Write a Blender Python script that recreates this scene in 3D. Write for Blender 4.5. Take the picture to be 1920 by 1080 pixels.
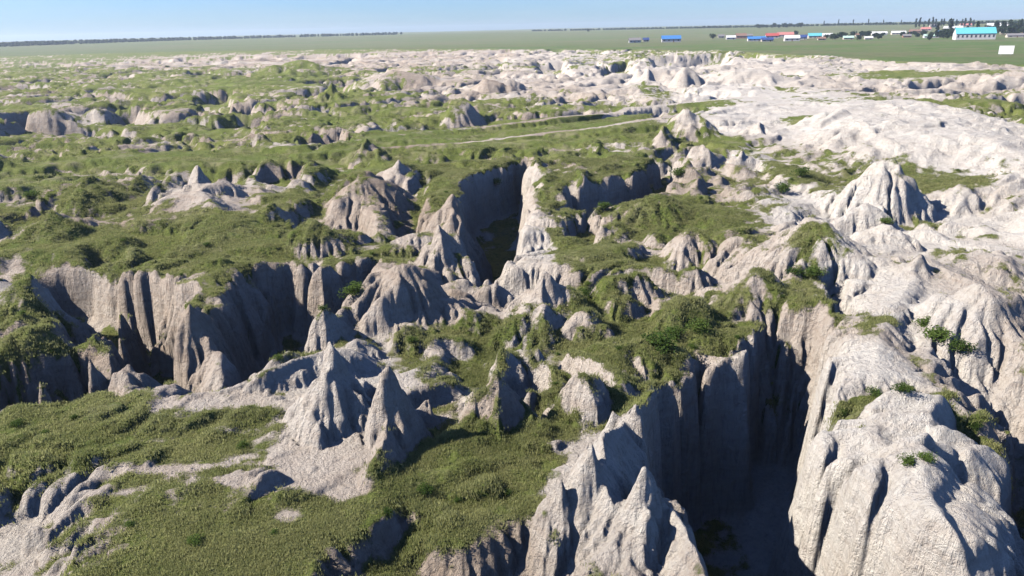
import bpy, math, random, time
import numpy as np
from mathutils import Vector, Matrix
T0 = time.time()
random.seed(7)
for o in list(bpy.data.objects): bpy.data.objects.remove(o)
scn = bpy.context.scene
C = scn.collection
# ------------------------------------------------------------------ camera
H = 25.0; F = 1371.0; HORIZ = 55.0; ROLL = math.radians(1.27)
PITCH = math.atan((540 - HORIZ) / F)
cd = bpy.data.cameras.new('camera'); cam = bpy.data.objects.new('camera', cd); C.objects.link(cam)
cd.sensor_width = 36.0; cd.lens = 36.0 * F / 1920.0; cd.clip_start = 0.5; cd.clip_end = 30000
fwd = Vector((0, math.cos(PITCH), -math.sin(PITCH)))
up0 = Vector((0, math.sin(PITCH), math.cos(PITCH))); rt0 = Vector((1, 0, 0))
up = up0 * math.cos(ROLL) + rt0 * math.sin(ROLL)
rt = rt0 * math.cos(ROLL) - up0 * math.sin(ROLL)
m = Matrix((rt, up, -fwd)).transposed().to_4x4(); m.translation = (0, 0, H)
cam.matrix_world = m
scn.camera = cam
# ------------------------------------------------------------------ light
SUN_EL = math.radians(39); SUN_AZ = math.radians(180 + 2)   # direction to the sun, counted from +X towards +Y
L = Vector((math.cos(SUN_EL) * math.cos(SUN_AZ), math.cos(SUN_EL) * math.sin(SUN_AZ), math.sin(SUN_EL)))
sd = bpy.data.lights.new('sun', 'SUN'); sd.energy = 5.0; sd.angle = math.radians(0.5); sd.color = (1.0, 0.935, 0.845)
sun = bpy.data.objects.new('sun', sd); C.objects.link(sun)
sun.rotation_euler = L.to_track_quat('Z', 'Y').to_euler(); sun.location = (0, 0, 200)
w = bpy.data.worlds.new('World'); scn.world = w; w.use_nodes = True
wn = w.node_tree; wn.nodes.clear()
wo = wn.nodes.new('ShaderNodeOutputWorld'); bg = wn.nodes.new('ShaderNodeBackground')
sky = wn.nodes.new('ShaderNodeTexSky'); sky.sky_type = 'NISHITA'; sky.sun_disc = False
sky.sun_elevation = SUN_EL; sky.sun_rotation = math.atan2(L.x, L.y); sky.altitude = 200
sky.air_density = 1.0; sky.dust_density = 0.3; sky.ozone_density = 2.5
bg.inputs['Strength'].default_value = 0.05
tint = wn.nodes.new('ShaderNodeMix'); tint.data_type = 'RGBA'; tint.blend_type = 'MULTIPLY'; tint.inputs[0].default_value = 1.0
tint.inputs[7].default_value = (0.60, 0.86, 1.40, 1)
tc = wn.nodes.new('ShaderNodeTexCoord'); mpw = wn.nodes.new('ShaderNodeMapping'); mpw.inputs['Scale'].default_value = (2.5, 2.5, 22)
cn = wn.nodes.new('ShaderNodeTexNoise'); cn.inputs['Scale'].default_value = 1.3; cn.inputs['Detail'].default_value = 7
cr = wn.nodes.new('ShaderNodeMapRange'); cr.inputs[1].default_value = .45; cr.inputs[2].default_value = .8; cr.inputs[3].default_value = 0; cr.inputs[4].default_value = .4
cm = wn.nodes.new('ShaderNodeMix'); cm.data_type = 'RGBA'; cm.inputs[7].default_value = (5.0, 6.0, 7.2, 1)
wn.links.new(tc.outputs['Generated'], mpw.inputs[0]); wn.links.new(mpw.outputs[0], cn.inputs['Vector']); wn.links.new(cn.outputs['Fac'], cr.inputs[0])
wn.links.new(cr.outputs[0], cm.inputs[0]); wn.links.new(sky.outputs[0], tint.inputs[6]); wn.links.new(tint.outputs[2], cm.inputs[6])
wn.links.new(cm.outputs[2], bg.inputs[0]); wn.links.new(bg.outputs[0], wo.inputs[0])
scn.view_settings.view_transform = 'Standard'; scn.view_settings.look = 'None'
scn.view_settings.gamma = 1.0; scn.view_settings.exposure = 1.3; scn.view_settings.use_curve_mapping = False
scn.render.engine = 'CYCLES'
scn.cycles.diffuse_bounces = 0

# ------------------------------------------------------------------ helpers: photo pixel -> ground point
cp, sp_ = math.cos(PITCH), math.sin(PITCH)
def G(px, py, z=0.0):
    d = fwd * F + rt * (px - 960) + up * (540 - py)
    t = (z - H) / d.z
    return d.x * t, d.y * t
def ppm(px, py):                     # photo pixels per metre at the ground point
    x, y = G(px, py); v = Vector((x, y, -H)); return F / v.dot(fwd)

# ------------------------------------------------------------------ noise
_rng = np.random.RandomState(11)
_perm = _rng.permutation(512).astype(np.int32)
_ang = _rng.rand(512) * 2 * np.pi
_gx, _gy = np.cos(_ang).astype(np.float32), np.sin(_ang).astype(np.float32)
def perlin(x, y, seed=0):
    x = x + seed * 17.13; y = y - seed * 9.71
    xi = np.floor(x).astype(np.int32); yi = np.floor(y).astype(np.int32)
    xf = (x - xi).astype(np.float32); yf = (y - yi).astype(np.float32)
    u = xf * xf * xf * (xf * (xf * 6 - 15) + 10); v = yf * yf * yf * (yf * (yf * 6 - 15) + 10)
    def g(ix, iy, dx, dy):
        k = _perm[(_perm[(ix + seed * 7) & 511] + iy) & 511]
        return _gx[k] * dx + _gy[k] * dy
    a = g(xi, yi, xf, yf); b = g(xi + 1, yi, xf - 1, yf)
    c = g(xi, yi + 1, xf, yf - 1); d = g(xi + 1, yi + 1, xf - 1, yf - 1)
    return (a + (b - a) * u) * (1 - v) + (c + (d - c) * u) * v
def fbm(x, y, lam, octv, seed=0, gain=0.5):
    r = 0; a = 1.0
    for i in range(octv):
        r = r + a * perlin(x / lam, y / lam, seed + i); a *= gain; lam *= 0.5
    return r
def sstep(a, b, t):
    t = np.clip((t - a) / (b - a), 0, 1); return t * t * (3 - 2 * t)
def polysd(x, y, P):                 # signed distance, positive inside
    d = np.full(x.shape, 1e9); ins = np.zeros(x.shape, bool); n = len(P)
    for i in range(n):
        ax, ay = P[i]; bx, by = P[(i + 1) % n]
        ex, ey = bx - ax, by - ay; wx, wy = x - ax, y - ay
        t = np.clip((wx * ex + wy * ey) / (ex * ex + ey * ey + 1e-9), 0, 1)
        d = np.minimum(d, (wx - ex * t) ** 2 + (wy - ey * t) ** 2)
        c = ((ay > y) != (by > y)) & (x < ex * (y - ay) / (ey if abs(ey) > 1e-9 else 1e-9) + ax)
        ins ^= c
    return np.where(ins, 1, -1) * np.sqrt(d)
def linesd(x, y, P):
    """distance to polyline and parameter 0..1 along it"""
    d = np.full(x.shape, 1e9); par = np.zeros(x.shape); n = len(P) - 1
    for i in range(n):
        ax, ay = P[i]; bx, by = P[i + 1]
        ex, ey = bx - ax, by - ay; wx, wy = x - ax, y - ay
        t = np.clip((wx * ex + wy * ey) / (ex * ex + ey * ey + 1e-9), 0, 1)
        q = (wx - ex * t) ** 2 + (wy - ey * t) ** 2
        mm = q < d; d = np.where(mm, q, d); par = np.where(mm, (i + t) / n, par)
    return np.sqrt(d), par

# ------------------------------------------------------------------ layout of the badlands
# deep gullies: rim outline, floor depth, width of the wall
GULLIES = [
 ([(1215,800),(1212,745),(1262,700),(1330,672),(1392,650),(1425,600),(1475,578),(1540,570),(1562,620),(1566,700),(1552,760),(1535,830),(1550,890),(1600,945),(1710,1005),(1830,1090),(1850,1300),(1420,1300),(1330,1110),(1310,1000),(1262,930),(1225,860)], 17, 1.8),
 ([(1548,505),(1572,510),(1598,570),(1590,600),(1560,622),(1545,560)], 7, 1.2),
 ([(872,335),(920,312),(985,300),(994,345),(985,410),(962,445),(925,498),(898,500),(868,440),(860,380)], 12, 1.6),
 ([(425,560),(470,505),(545,488),(600,508),(650,486),(705,470),(700,520),(645,570),(590,625),(520,675),(440,690),(405,625)], 11, 3.0),
 ([(225,495),(290,515),(345,540),(350,590),(322,680),(250,690),(190,655),(200,560)], 12, 1.8),
 ([(75,490),(165,478),(240,505),(225,610),(150,622),(85,590)], 9, 1.6),
 ([(-40,655),(60,648),(165,636),(200,660),(178,730),(60,750),(-40,745)], 7, 1.3),
 ([(540,385),(600,375),(685,388),(700,430),(610,440),(545,430)], 6, 1.6),
 ([(722,380),(760,352),(795,352),(790,400),(735,425)], 6, 1.4),
 ([(1062,352),(1150,332),(1215,305),(1255,270),(1278,300),(1250,345),(1170,372),(1068,388)], 8, 1.4),
 ([(1875,700),(1935,715),(2050,780),(2050,1080),(1965,1010),(1925,900),(1900,800)], 9, 2.2),
 ([(1725,570),(1790,580),(1860,640),(1850,690),(1790,690),(1740,650)], 4.2, 2.8),
 ([(-120,890),(60,905),(135,930),(140,990),(60,1085),(-20,1200),(-200,1200)], 3.5, 4.5),
 ([(180,200),(275,190),(262,222),(150,245),(0,266),(-60,262),(-50,222),(60,210)], 7, 3.5),
 ([(362,172),(440,168),(446,200),(372,206)], 6, 3),
 ([(470,300),(560,300),(572,322),(540,340),(480,336)], 5, 2.0),
 ([(250,430),(340,424),(352,440),(310,462),(250,480)], 5, 1.5),
 ([(420,340),(490,352),(480,392),(430,385)], 4, 2.0),
 ([(960,745),(1010,690),(1030,700),(1020,740),(985,800),(960,800)], 3.5, 1.2),
 ([(690,690),(712,700),(706,770),(696,790),(684,740)], 4, 1.0),
 ([(1050,402),(1100,385),(1140,400),(1120,425),(1060,425)], 4, 1.2),
 ([(1330,440),(1365,435),(1352,485),(1325,488)], 4, 1.2),
 ([(940,685),(1010,670),(1040,690),(1000,720),(950,725)], 3, 1.2),
 ([(0,385),(60,365),(110,370),(90,395),(20,425),(-30,430)], 4, 1.5),
 ([(1130,530),(1180,520),(1200,560),(1150,570)], 3, 1.2),
 ([(600,150),(660,145),(665,170),(610,172)], 5, 3),
 ([(1000,115),(1060,112),(1070,138),(1010,135)], 9, 4),
 ([(1120,118),(1180,112),(1195,138),(1130,140)], 9, 4),
 ([(1215,104),(1365,99),(1370,118),(1230,124)], 9, 5),
 ([(160,455),(215,448),(240,470),(190,480),(150,478)], 4, 1.2),
 ([(560,250),(640,238),(660,262),(590,276)], 4, 2.2),
 ([(1375,560),(1425,550),(1440,575),(1400,600),(1375,590)], 2.5, 1.0),
 ([(820,740),(850,735),(840,800),(815,800)], 3, 1.0),
 ([(480,910),(560,880),(640,870),(610,900),(520,960),(480,970)], 0.8, 2.0),
 ([(780,960),(880,900),(1000,860),(990,905),(860,985),(690,1060),(560,1110),(600,1060)], 1.0, 2.6),
 ([(1080,860),(1130,800),(1120,850),(1050,920),(990,1000),(960,1040),(955,990)], 1.2, 1.6),
]
GULLIES = [([G(*p) for p in P], d, ww) for P, d, ww in GULLIES]
# pinnacles and mounds: apex pixel, foot pixel, half width, sideways stretch of the foot, sharpness
def cone(ax, ay, fx, fy, hw, p=1.0, asym=1.0, top=0.0):
    x, y = G(fx, fy - 0.25 * (fy - ay)); s = ppm(fx, fy)
    ang = PITCH + math.atan((fy - 540) / F)
    h = (fy - ay) * 0.8 / s / math.cos(ang)
    return (x, y, h, hw / s, p, asym, top)
CONES = [cone(*a) for a in [
 (630,640,635,830,80,1.15,1.0), (752,690,735,860,52,1.0,1.2), (600,575,615,650,38,1.2,1.0),
 (370,292,372,392,64,1.0,0.9), (378,350,410,395,130,0.9,0.6), (110,378,112,452,66,1.1,1.0), (150,350,160,385,40,1.3,.8), (700,318,690,372,60,1.2,1.0),
 (938,688,932,800,62,1.5,1.0), (1100,695,1095,780,52,1.6,1.0), (765,492,762,600,95,1.7,1.0),
 (1530,405,1510,500,120,1.6,0.9), (1400,498,1400,556,66,1.5,1.0), (700,335,690,372,70,1.8,1.0),
 (1650,285,1655,410,78,1.0,1.0), (1290,200,1288,262,52,1.2,1.0), (618,150,620,194,30,1.1,1.0),
 (1205,124,1203,160,26,3.0,1.0), (1288,126,1286,164,28,3.0,1.0),
 (1845,540,1835,640,95,1.6,1.0), (1725,478,1715,540,52,1.2,1.0), (850,360,850,420,34,1.2,1.0),
  (1030,500,1030,590,60,1.3,1.0), (1165,500,1165,570,60,1.6,1.0),
 (830,420,830,490,38,1.1,1.0), (1300,425,1300,452,36,1.8,1.0), (1255,545,1275,590,46,1.5,1.0),
 (1520,545,1520,590,46,1.5,1.0), (1800,345,1800,375,50,1.6,1.0), (1280,365,1230,395,52,1.6,1.0),
 (45,490,40,600,70,1.4,1.0), (370,560,372,660,42,1.3,1.0), (620,400,600,450,55,1.3,1.0),
 (230,660,240,700,30,1.2,1.0), (520,665,515,690,34,1.6,1.0),
 (1130,845,1105,1000,62,1.0,.9), (1185,895,1200,1050,58,1.0,.9), (1070,905,1050,1010,48,1.0,.9), (1205,760,1195,860,40,1.0,1.0), (1165,775,1150,850,34,1.0,1.0), (1640,420,1660,455,46,1.6,1.0), (1840,470,1840,500,70,1.8,1.0),
 (925,135,930,172,50,1.4,1.0), (1390,130,1400,160,80,2.0,1.0), (730,130,740,160,70,1.6,1.0),
 (560,110,560,140,70,1.6,1.0), (860,190,860,225,44,1.4,1.0), (180,640,172,720,18,1.1,1.0),
 (75,660,80,750,16,1.1,1.0), (880,800,885,800.5,20,1.4,1.0),
]]
# ridges: crest polyline (pixels of the crest's foot line), crest height, half width left, right
RIDGES = [
 ([(1255,735),(1205,800),(1165,850),(1135,905),(1140,985),(1180,1080)], [1.6,1.8,2.2,3.6,2.4,0.5], 2.4),
 ([(1190,960),(1255,1010),(1300,1060),(1330,1180)], [2.2,2.2,1.8,1.0], 1.9),
 ([(1735,510),(1700,560),(1660,620),(1640,690),(1640,730)], [1.3,1.1,1.0,.8,.5], 5.0),
 ([(1735,510),(1800,540),(1850,560)], [1.4,1.2,1.0], 4.5),
 ([(700,905),(722,850),(745,790)], [0.8,1.8,2.6], 1.4),
]
RIDGES = [([G(*p) for p in P], hh, ww) for P, hh, ww in RIDGES]
# broad domes
SEAMS = [([(1575,770),(1640,742),(1700,738),(1770,756),(1830,785),(1890,835)], 1.7, 1.1), ([(1720,690),(1700,640),(1735,590),(1760,540)], .9, .9),
  ([(1660,880),(1640,940),(1655,1010),(1640,1090)], .7, .5), ([(1790,830),(1800,900),(1770,980),(1800,1080)], .5, .5)]
SEAMS = [([G(*p) for p in P], d, ww) for P, d, ww in SEAMS]
DOMES = [([(1590,800),(1630,745),(1700,722),(1800,730),(1880,790),(1900,900),(1925,1000),(1930,1150),(1900,1350),(1720,1350),(1690,1130),(1590,1010),(1540,920),(1550,840)], 3.0, 7.0),
 ([(1480,230),(1600,200),(1760,205),(1900,235),(2000,260),(1900,330),(1750,330),(1560,320),(1470,280)], 4.5, 16.0),
 ([(1560,330),(1640,320),(1700,370),(1690,430),(1600,440),(1540,400)], 2.5, 8.0),
 ([(1780,270),(2000,250),(2100,330),(2000,470),(1850,450),(1790,350)], 3.0, 10.0)]
DOMES = [([G(*p) for p in P], hh, ww) for P, hh, ww in DOMES]
def ell(px, py, rx, ry, amt):
    x, y = G(px, py); s = ppm(px, py)
    _, y0 = G(px, py + ry); _, y1 = G(px, max(py - ry, 66 + 0.0))
    return (x, (y0 + y1) / 2, rx / s, abs(y1 - y0) / 2, amt)
# where the soil lies bare (+) or the grass closes (-)
BARE = [ell(*a) for a in [
 (1700,250,290,95,1.0), (1880,330,150,90,1.0), (1600,410,140,70,1.0), (1760,440,170,36,.8), (1340,235,90,16,.9), (1440,300,50,50,.7), (1700,590,100,110,1.0), (1700,860,190,240,1.5), (1640,700,80,60,1.3),
 (1880,420,110,50,1.0), (1500,440,80,50,.6), (1100,150,330,26,.9), (800,110,300,14,.8), (1450,125,130,26,.9),
 (1760,124,170,12,1.0), (1480,150,220,13,1.0), (1640,118,250,12,.6), (990,470,60,110,1.0), (640,780,110,60,1.0),
 (630,890,90,50,.9), (330,740,70,20,.3), (1120,930,110,140,1.1), (1240,1020,110,80,.9), (560,112,300,9,.8), (250,112,260,8,.7),
 (370,375,100,24,.9), (110,430,70,24,.7), (790,540,90,50,.5), (930,740,60,60,.5), (1100,740,60,50,.5),
 (1450,500,100,34,.6), (60,520,60,60,.5), (740,800,50,80,.9), (220,300,110,12,.3), (1290,230,60,40,.8),
 (1880,560,60,80,.5), (1380,240,60,40,.1), (1890,150,130,14,.9), (1640,160,120,14,.5), (700,330,90,24,.7), (1350,310,70,20,.4), (430,735,60,14,.7), (330,865,130,8,.8), (500,905,80,12,.6), (150,905,100,9,.7), (620,1040,80,14,.6), (250,690,50,22,.7), (560,960,60,20,.6), (960,1000,70,40,.8), (300,1060,70,8,.5), (100,690,60,20,.6), (880,560,60,22,.6), (1200,430,60,16,.6), (620,760,90,90,.6)]]
GREEN = [ell(*a) for a in [
 (900,250,200,24,1.0), (1080,235,200,28,1.1), (1350,190,260,7,1.0), (1690,138,260,6,1.0), (1840,185,90,5,1.0),
 (1500,330,40,46,1.2), (1460,370,60,22,.9), (1300,400,140,40,.7), (430,440,210,30,1.2), (240,470,200,16,1.0), (90,450,130,16,1.1), (420,290,260,12,1.1),
 (130,760,120,30,1.0), (80,820,140,50,.9), (430,800,130,40,.6), (850,900,220,100,1.2), (560,1010,150,90,1.0),
 (420,1060,200,60,1.0), (1330,600,150,26,1.1), (1240,640,50,40,1.1), (1570,760,28,80,1.3), (1090,560,60,30,.7), (300,1080,120,60,.6),
 (840,340,44,24,1.1), (1520,222,40,10,1.2), (1700,741,110,5,1.4), (1810,772,50,6,1.1), (1700,872,50,9,1.1), (1800,830,50,8,.8), (1660,615,20,10,.9), (650,550,40,40,1.0),
 (1110,450,110,30,.7), (1540,500,60,20,1.0), (1790,470,46,14,1.1), (1740,340,90,26,1.0), (1380,270,40,60,.8),
 (600,210,160,14,.6), (300,225,200,12,.6), (100,330,150,20,.7), (760,300,150,18,.6), (1220,165,30,10,1.0), (920,610,100,18,.8), (1000,780,120,30,.5),
 (1790,650,50,26,.6), (200,110,200,16,.5), (480,150,120,20,.5), (1150,300,100,30,.6), (660,180,60,14,.4)]]
FLAT = [ell(*a) for a in [(250,830,330,110,1.0), (420,990,260,90,1.0), (620,860,120,80,1.0)]]
# far rim of the badlands, where the plain starts
RIM = [G(*p) for p in [(-900,128),(-300,112),(0,106),(300,98),(600,93),(900,92),(1200,93),(1380,97),(1560,106),(1700,116),(1920,120),(2300,118),(2900,110)]]
RX = np.array([p[0] for p in RIM]); RY = np.array([p[1] for p in RIM])
TRACKS = [
 [(-200,350),(130,300),(330,282),(640,266),(800,245),(1000,225),(1180,200),(1330,188),(1500,172),(1640,157),(1780,163),(1930,158),(2200,160)],
 [(560,285),(900,262),(1130,236),(1330,205),(1480,184),(1600,172),(1780,163)],
]
TRACKS = [[G(*p) for p in P] for P in TRACKS]
def efield(x, y, E):
    r = np.zeros(x.shape)
    for ex, ey, rx, ry, a in E:
        q = ((x - ex) / rx) ** 2 + ((y - ey) / ry) ** 2
        r = np.maximum(r, a * np.exp(-q * q * 0.7) if a > 0 else r)
    return r
def trackmask(x, y, wd=1.5):
    r = np.zeros(x.shape)
    for P in TRACKS:
        d, t = linesd(x, y, P); d = d + 0.5 * perlin(x / 7, y / 7, 61)
        r = np.maximum(r, 1 - sstep(wd, wd + 1.6, d))
    return r

rc = random.Random(21); _k = 0
while _k < 85:
    px, py = rc.uniform(-60, 1500), 230 + 560 * rc.random() ** 1.5
    x, y = G(px, py); R_ = rc.uniform(1.2, 3.0) * (1 + .5 * (y > 110)); _k += 1
    if py > 640 and px < 560: continue
    q1, q2 = np.array([x]), np.array([y])
    if max(float(polysd(q1, q2, P)[0]) for P, _, _ in GULLIES) > -R_ * .7 or efield(q1, q2, GREEN)[0] > .5 or trackmask(q1, q2, 3.0)[0] > 0: continue
    CONES.append((x, y, R_ * rc.uniform(.5, 1.15), R_, rc.choice([1.0, 1.1, 1.4]), rc.uniform(.7, 1.3), 0))
def base_height(x, y):
    wx = x + 7 * perlin(x / 30, y / 30, 40) + 2.0 * perlin(x / 8, y / 8, 41)
    wy = y + 7 * perlin(x / 30, y / 30, 44) + 2.0 * perlin(x / 8, y / 8, 45)
    r = np.hypot(x, y)
    rimy = np.interp(x, RX, RY)
    dr = rimy - y + 25 * perlin(x / 70, y / 70, 50) + 9 * perlin(x / 20, y / 20, 51)
    inb = sstep(0, 16, dr)
    far = sstep(120, 260, y)
    smooth = np.clip(efield(x, y, BARE[:2] + [(e[0], e[1], e[2], e[3], .7) for e in BARE[7:8]]), 0, 1)
    z = 0.9 * perlin(x / 60, y / 60, 5) + 0.35 * perlin(x / 17, y / 17, 6)
    green = np.clip(efield(x, y, GREEN), 0, 1)
    patch = sstep(-0.25, 0.2, perlin(x / 90, y / 90, 8) + 0.15) * (1 - 0.75 * smooth) * (1 - 0.8 * green)
    wy2 = wy - 0.12 * wx
    flat = np.clip(efield(x, y, FLAT), 0, 1); green = np.maximum(green, flat * .8)
    n1 = np.abs(perlin(wx / 74, wy2 / 34, 1)); n2 = np.abs(perlin(wx / 27, wy2 / 15, 2)); n3 = np.abs(perlin(wx / 9.5, wy2 / 6.5, 3))
    d1 = (5.0 + 5.5 * far) * (1 - sstep(0.03, 0.15, n1)) * patch * (0.35 + 0.65 * far)
    d2 = (2.6 + 1.6 * far) * (1 - sstep(0.04, 0.2, n2)) * (0.35 + 0.65 * patch) * sstep(-0.15, 0.25, perlin(x / 55, y / 45, 9)) * (1 - 0.75 * green)
    d3 = 1.9 * (1 - sstep(0.03, 0.27, n3)) * (1 - 0.6 * smooth) * (1 - 0.85 * green) * sstep(-0.3, 0.15, perlin(x / 24, y / 24, 19))
    n4 = np.abs(perlin(wx / 4.2, wy2 / 3.0, 31)); n5 = np.abs(perlin(wx / 2.1, wy2 / 1.6, 32))
    d3 = d3 + (0.75 * (1 - sstep(0.03, 0.3, n4)) + 0.3 * (1 - sstep(0.03, 0.35, n5))) * (1 - 0.7 * smooth) * sstep(-0.2, 0.25, perlin(x / 15, y / 15, 33)) * (1 - 0.4 * green)
    # rounded knobs
    kn = np.clip(1 - np.abs(perlin(wx / 13, wy / 10, 12)) / .24, 0, 1) ** 1.3 * 1.9 * sstep(-0.05, 0.3, perlin(x / 50, y / 50, 13)) * (1 - 0.9 * green) * (1 - 0.55 * far)
    kf = np.clip(1 - np.abs(perlin(wx / 30, wy / 18, 14)) / .3, 0, 1) ** 1.4 * 2.2 * far * sstep(0, 90, x) * sstep(-0.1, .25, perlin(x / 110, y / 80, 15))
    z = z + inb * ((kn + kf) * (1 - .45 * smooth) - d1 * (1 - .5 * smooth) - d2 * (1 - .6 * smooth) - d3)
    z = z - 3.0 * inb * sstep(60, 0, dr) * far * 0 
    # broad domes
    for P, hh, ww in DOMES:
        s = polysd(x, y, P) + (0.5 * perlin(x / 6, y / 6, 20) if ww == 7.0 else 3.0 * perlin(x / 22, y / 18, 20))
        z = z + hh * sstep(-0.25 * ww, ww, s)
    for P, hs, ww in RIDGES:
        b = np.ones(x.shape, bool)
        xs = [p[0] for p in P]; ys = [p[1] for p in P]
        b = (x > min(xs) - 9) & (x < max(xs) + 9) & (y > min(ys) - 9) & (y < max(ys) + 9)
        if not b.any(): continue
        xb, yb = x[b], y[b]
        d, t = linesd(xb + 0.5 * perlin(xb / 2.5, yb / 2.5, 27), yb + 0.5 * perlin(xb / 2.5, yb / 2.5, 28), P)
        hc = np.interp(t, np.linspace(0, 1, len(hs)), hs) + 0.35 * perlin(xb / 3, yb / 3, 29)
        d = d * (1 + 0.25 * perlin(xb / 1.4, yb / 1.4, 30))
        zz = hc * (1 - (d / ww) ** 0.95 * 1.1) - 3.5 * np.clip(d / ww - 0.9, 0, 9) * hc
        a = z[b]; kk = 0.4
        hmx = np.clip(0.5 + 0.5 * (zz - a) / kk, 0, 1)
        z[b] = a * (1 - hmx) + zz * hmx + kk * hmx * (1 - hmx) * 0.5
    # deep gullies
    gm = np.zeros(x.shape)
    for i, (P, dep, ww) in enumerate(GULLIES):
        xs = [p[0] for p in P]; ys = [p[1] for p in P]
        b = (x > min(xs) - 8) & (x < max(xs) + 8) & (y > min(ys) - 8) & (y < max(ys) + 8)
        if not b.any(): continue
        xb, yb = x[b], y[b]
        k = 1.0 + (yb > 150) * 1.5
        s = polysd(xb, yb, P) + k * (1.9 * perlin(xb / (5 * k), yb / (5 * k), 21) + 0.9 * perlin(xb / (1.8 * k), yb / (1.8 * k), 22))
        t = sstep(-0.3 * ww, ww, s)
        t2 = np.clip((s - ww) / (ww * 3.0), 0, 1)
        fl = -dep * (0.8 * t + 0.2 * t2)
        tt = np.clip(t * (1 - t) * 4, 0, 1)
        z[b] = z[b] * (1 - 0.5 * t) + fl + tt * (1.6 * k * perlin(xb / (2.6 * k), yb / (2.6 * k), 160) + .8 * perlin(xb / 1.2, yb / 1.2, 161)) + .8 * t2 * perlin(xb / 3, yb / 3, 162)
        gm[b] = np.maximum(gm[b], t)
    # pinnacles: foot stands on whatever is there
    for cx, cy, hh, R, p, asym, top in CONES:
        b = (np.abs(x - cx) < R * 2.2) & (np.abs(y - cy) < R * 2.2)
        if not b.any(): continue
        xr, yr = x[b], y[b]; wr = 0.32 * R
        xb = xr - cx + wr * perlin(xr / (R * 1.1), yr / (R * 1.1), 34) * 1.6 + 0.5 * wr * perlin(xr / (R * .4), yr / (R * .4), 35)
        yb = (yr - cy) * asym + wr * perlin(xr / (R * 1.1), yr / (R * 1.1), 36) * 1.6 + 0.5 * wr * perlin(xr / (R * .4), yr / (R * .4), 37)
        th = np.arctan2(yb, xb); a0 = z[b]
        q = np.hypot(xb, yb) / R
        fl = 0.10 * perlin(np.cos(th) * 5 + cx, np.sin(th) * 5 + cy, 23) + 0.16 * perlin(np.cos(th) * 2 + cx, np.sin(th) * 2 + cy, 24)
        q = q * (1 + 1.3 * fl)
        q = q * 0.86
        prof = (1 - q ** max(p, 1.0)) if p > 1.25 else 1 - q
        prof = np.where(q < 1, np.maximum(prof, 0) ** 1.15, 1 - q)
        prof = prof + 0.10 * np.exp(-((q - 0.95) / .35) ** 2)
        zz = hh * prof + 0.12 * perlin(xb / 0.9, yb / 0.9, 25) + 0.1 * hh * perlin(xr / (R * .5), yr / (R * .5), 38)
        zz = zz + np.minimum(a0, 0.5) * 0.35 - 0.6 * hh * np.clip(q - 1.05, 0, 9)
        zz = zz - 0.35 * hh * 0.0
        kk = 0.9
        a = z[b]
        # smooth maximum with the ground
        hmx = np.clip(0.5 + 0.5 * (zz - a) / kk, 0, 1)
        z[b] = a * (1 - hmx) + zz * hmx + kk * hmx * (1 - hmx) * 0.5
    for P, dd, ww in SEAMS:
        d, t = linesd(x + .8 * perlin(x / 3, y / 3, 141), y + .8 * perlin(x / 3, y / 3, 142), P)
        z = z - dd * np.clip(1 - d / (ww * 1.6), 0, 1) ** 1.5 * np.sin(np.clip(t, .06, .94) * np.pi) ** .5
    tm = trackmask(x, y, 2.0)
    z = z * (1 - 0.85 * tm * (1 - gm)) 
    # keep the spot under the camera low and the plain level
    z = np.where(r < 14, z * 0.3, z)
    return z.astype(np.float64)

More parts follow.
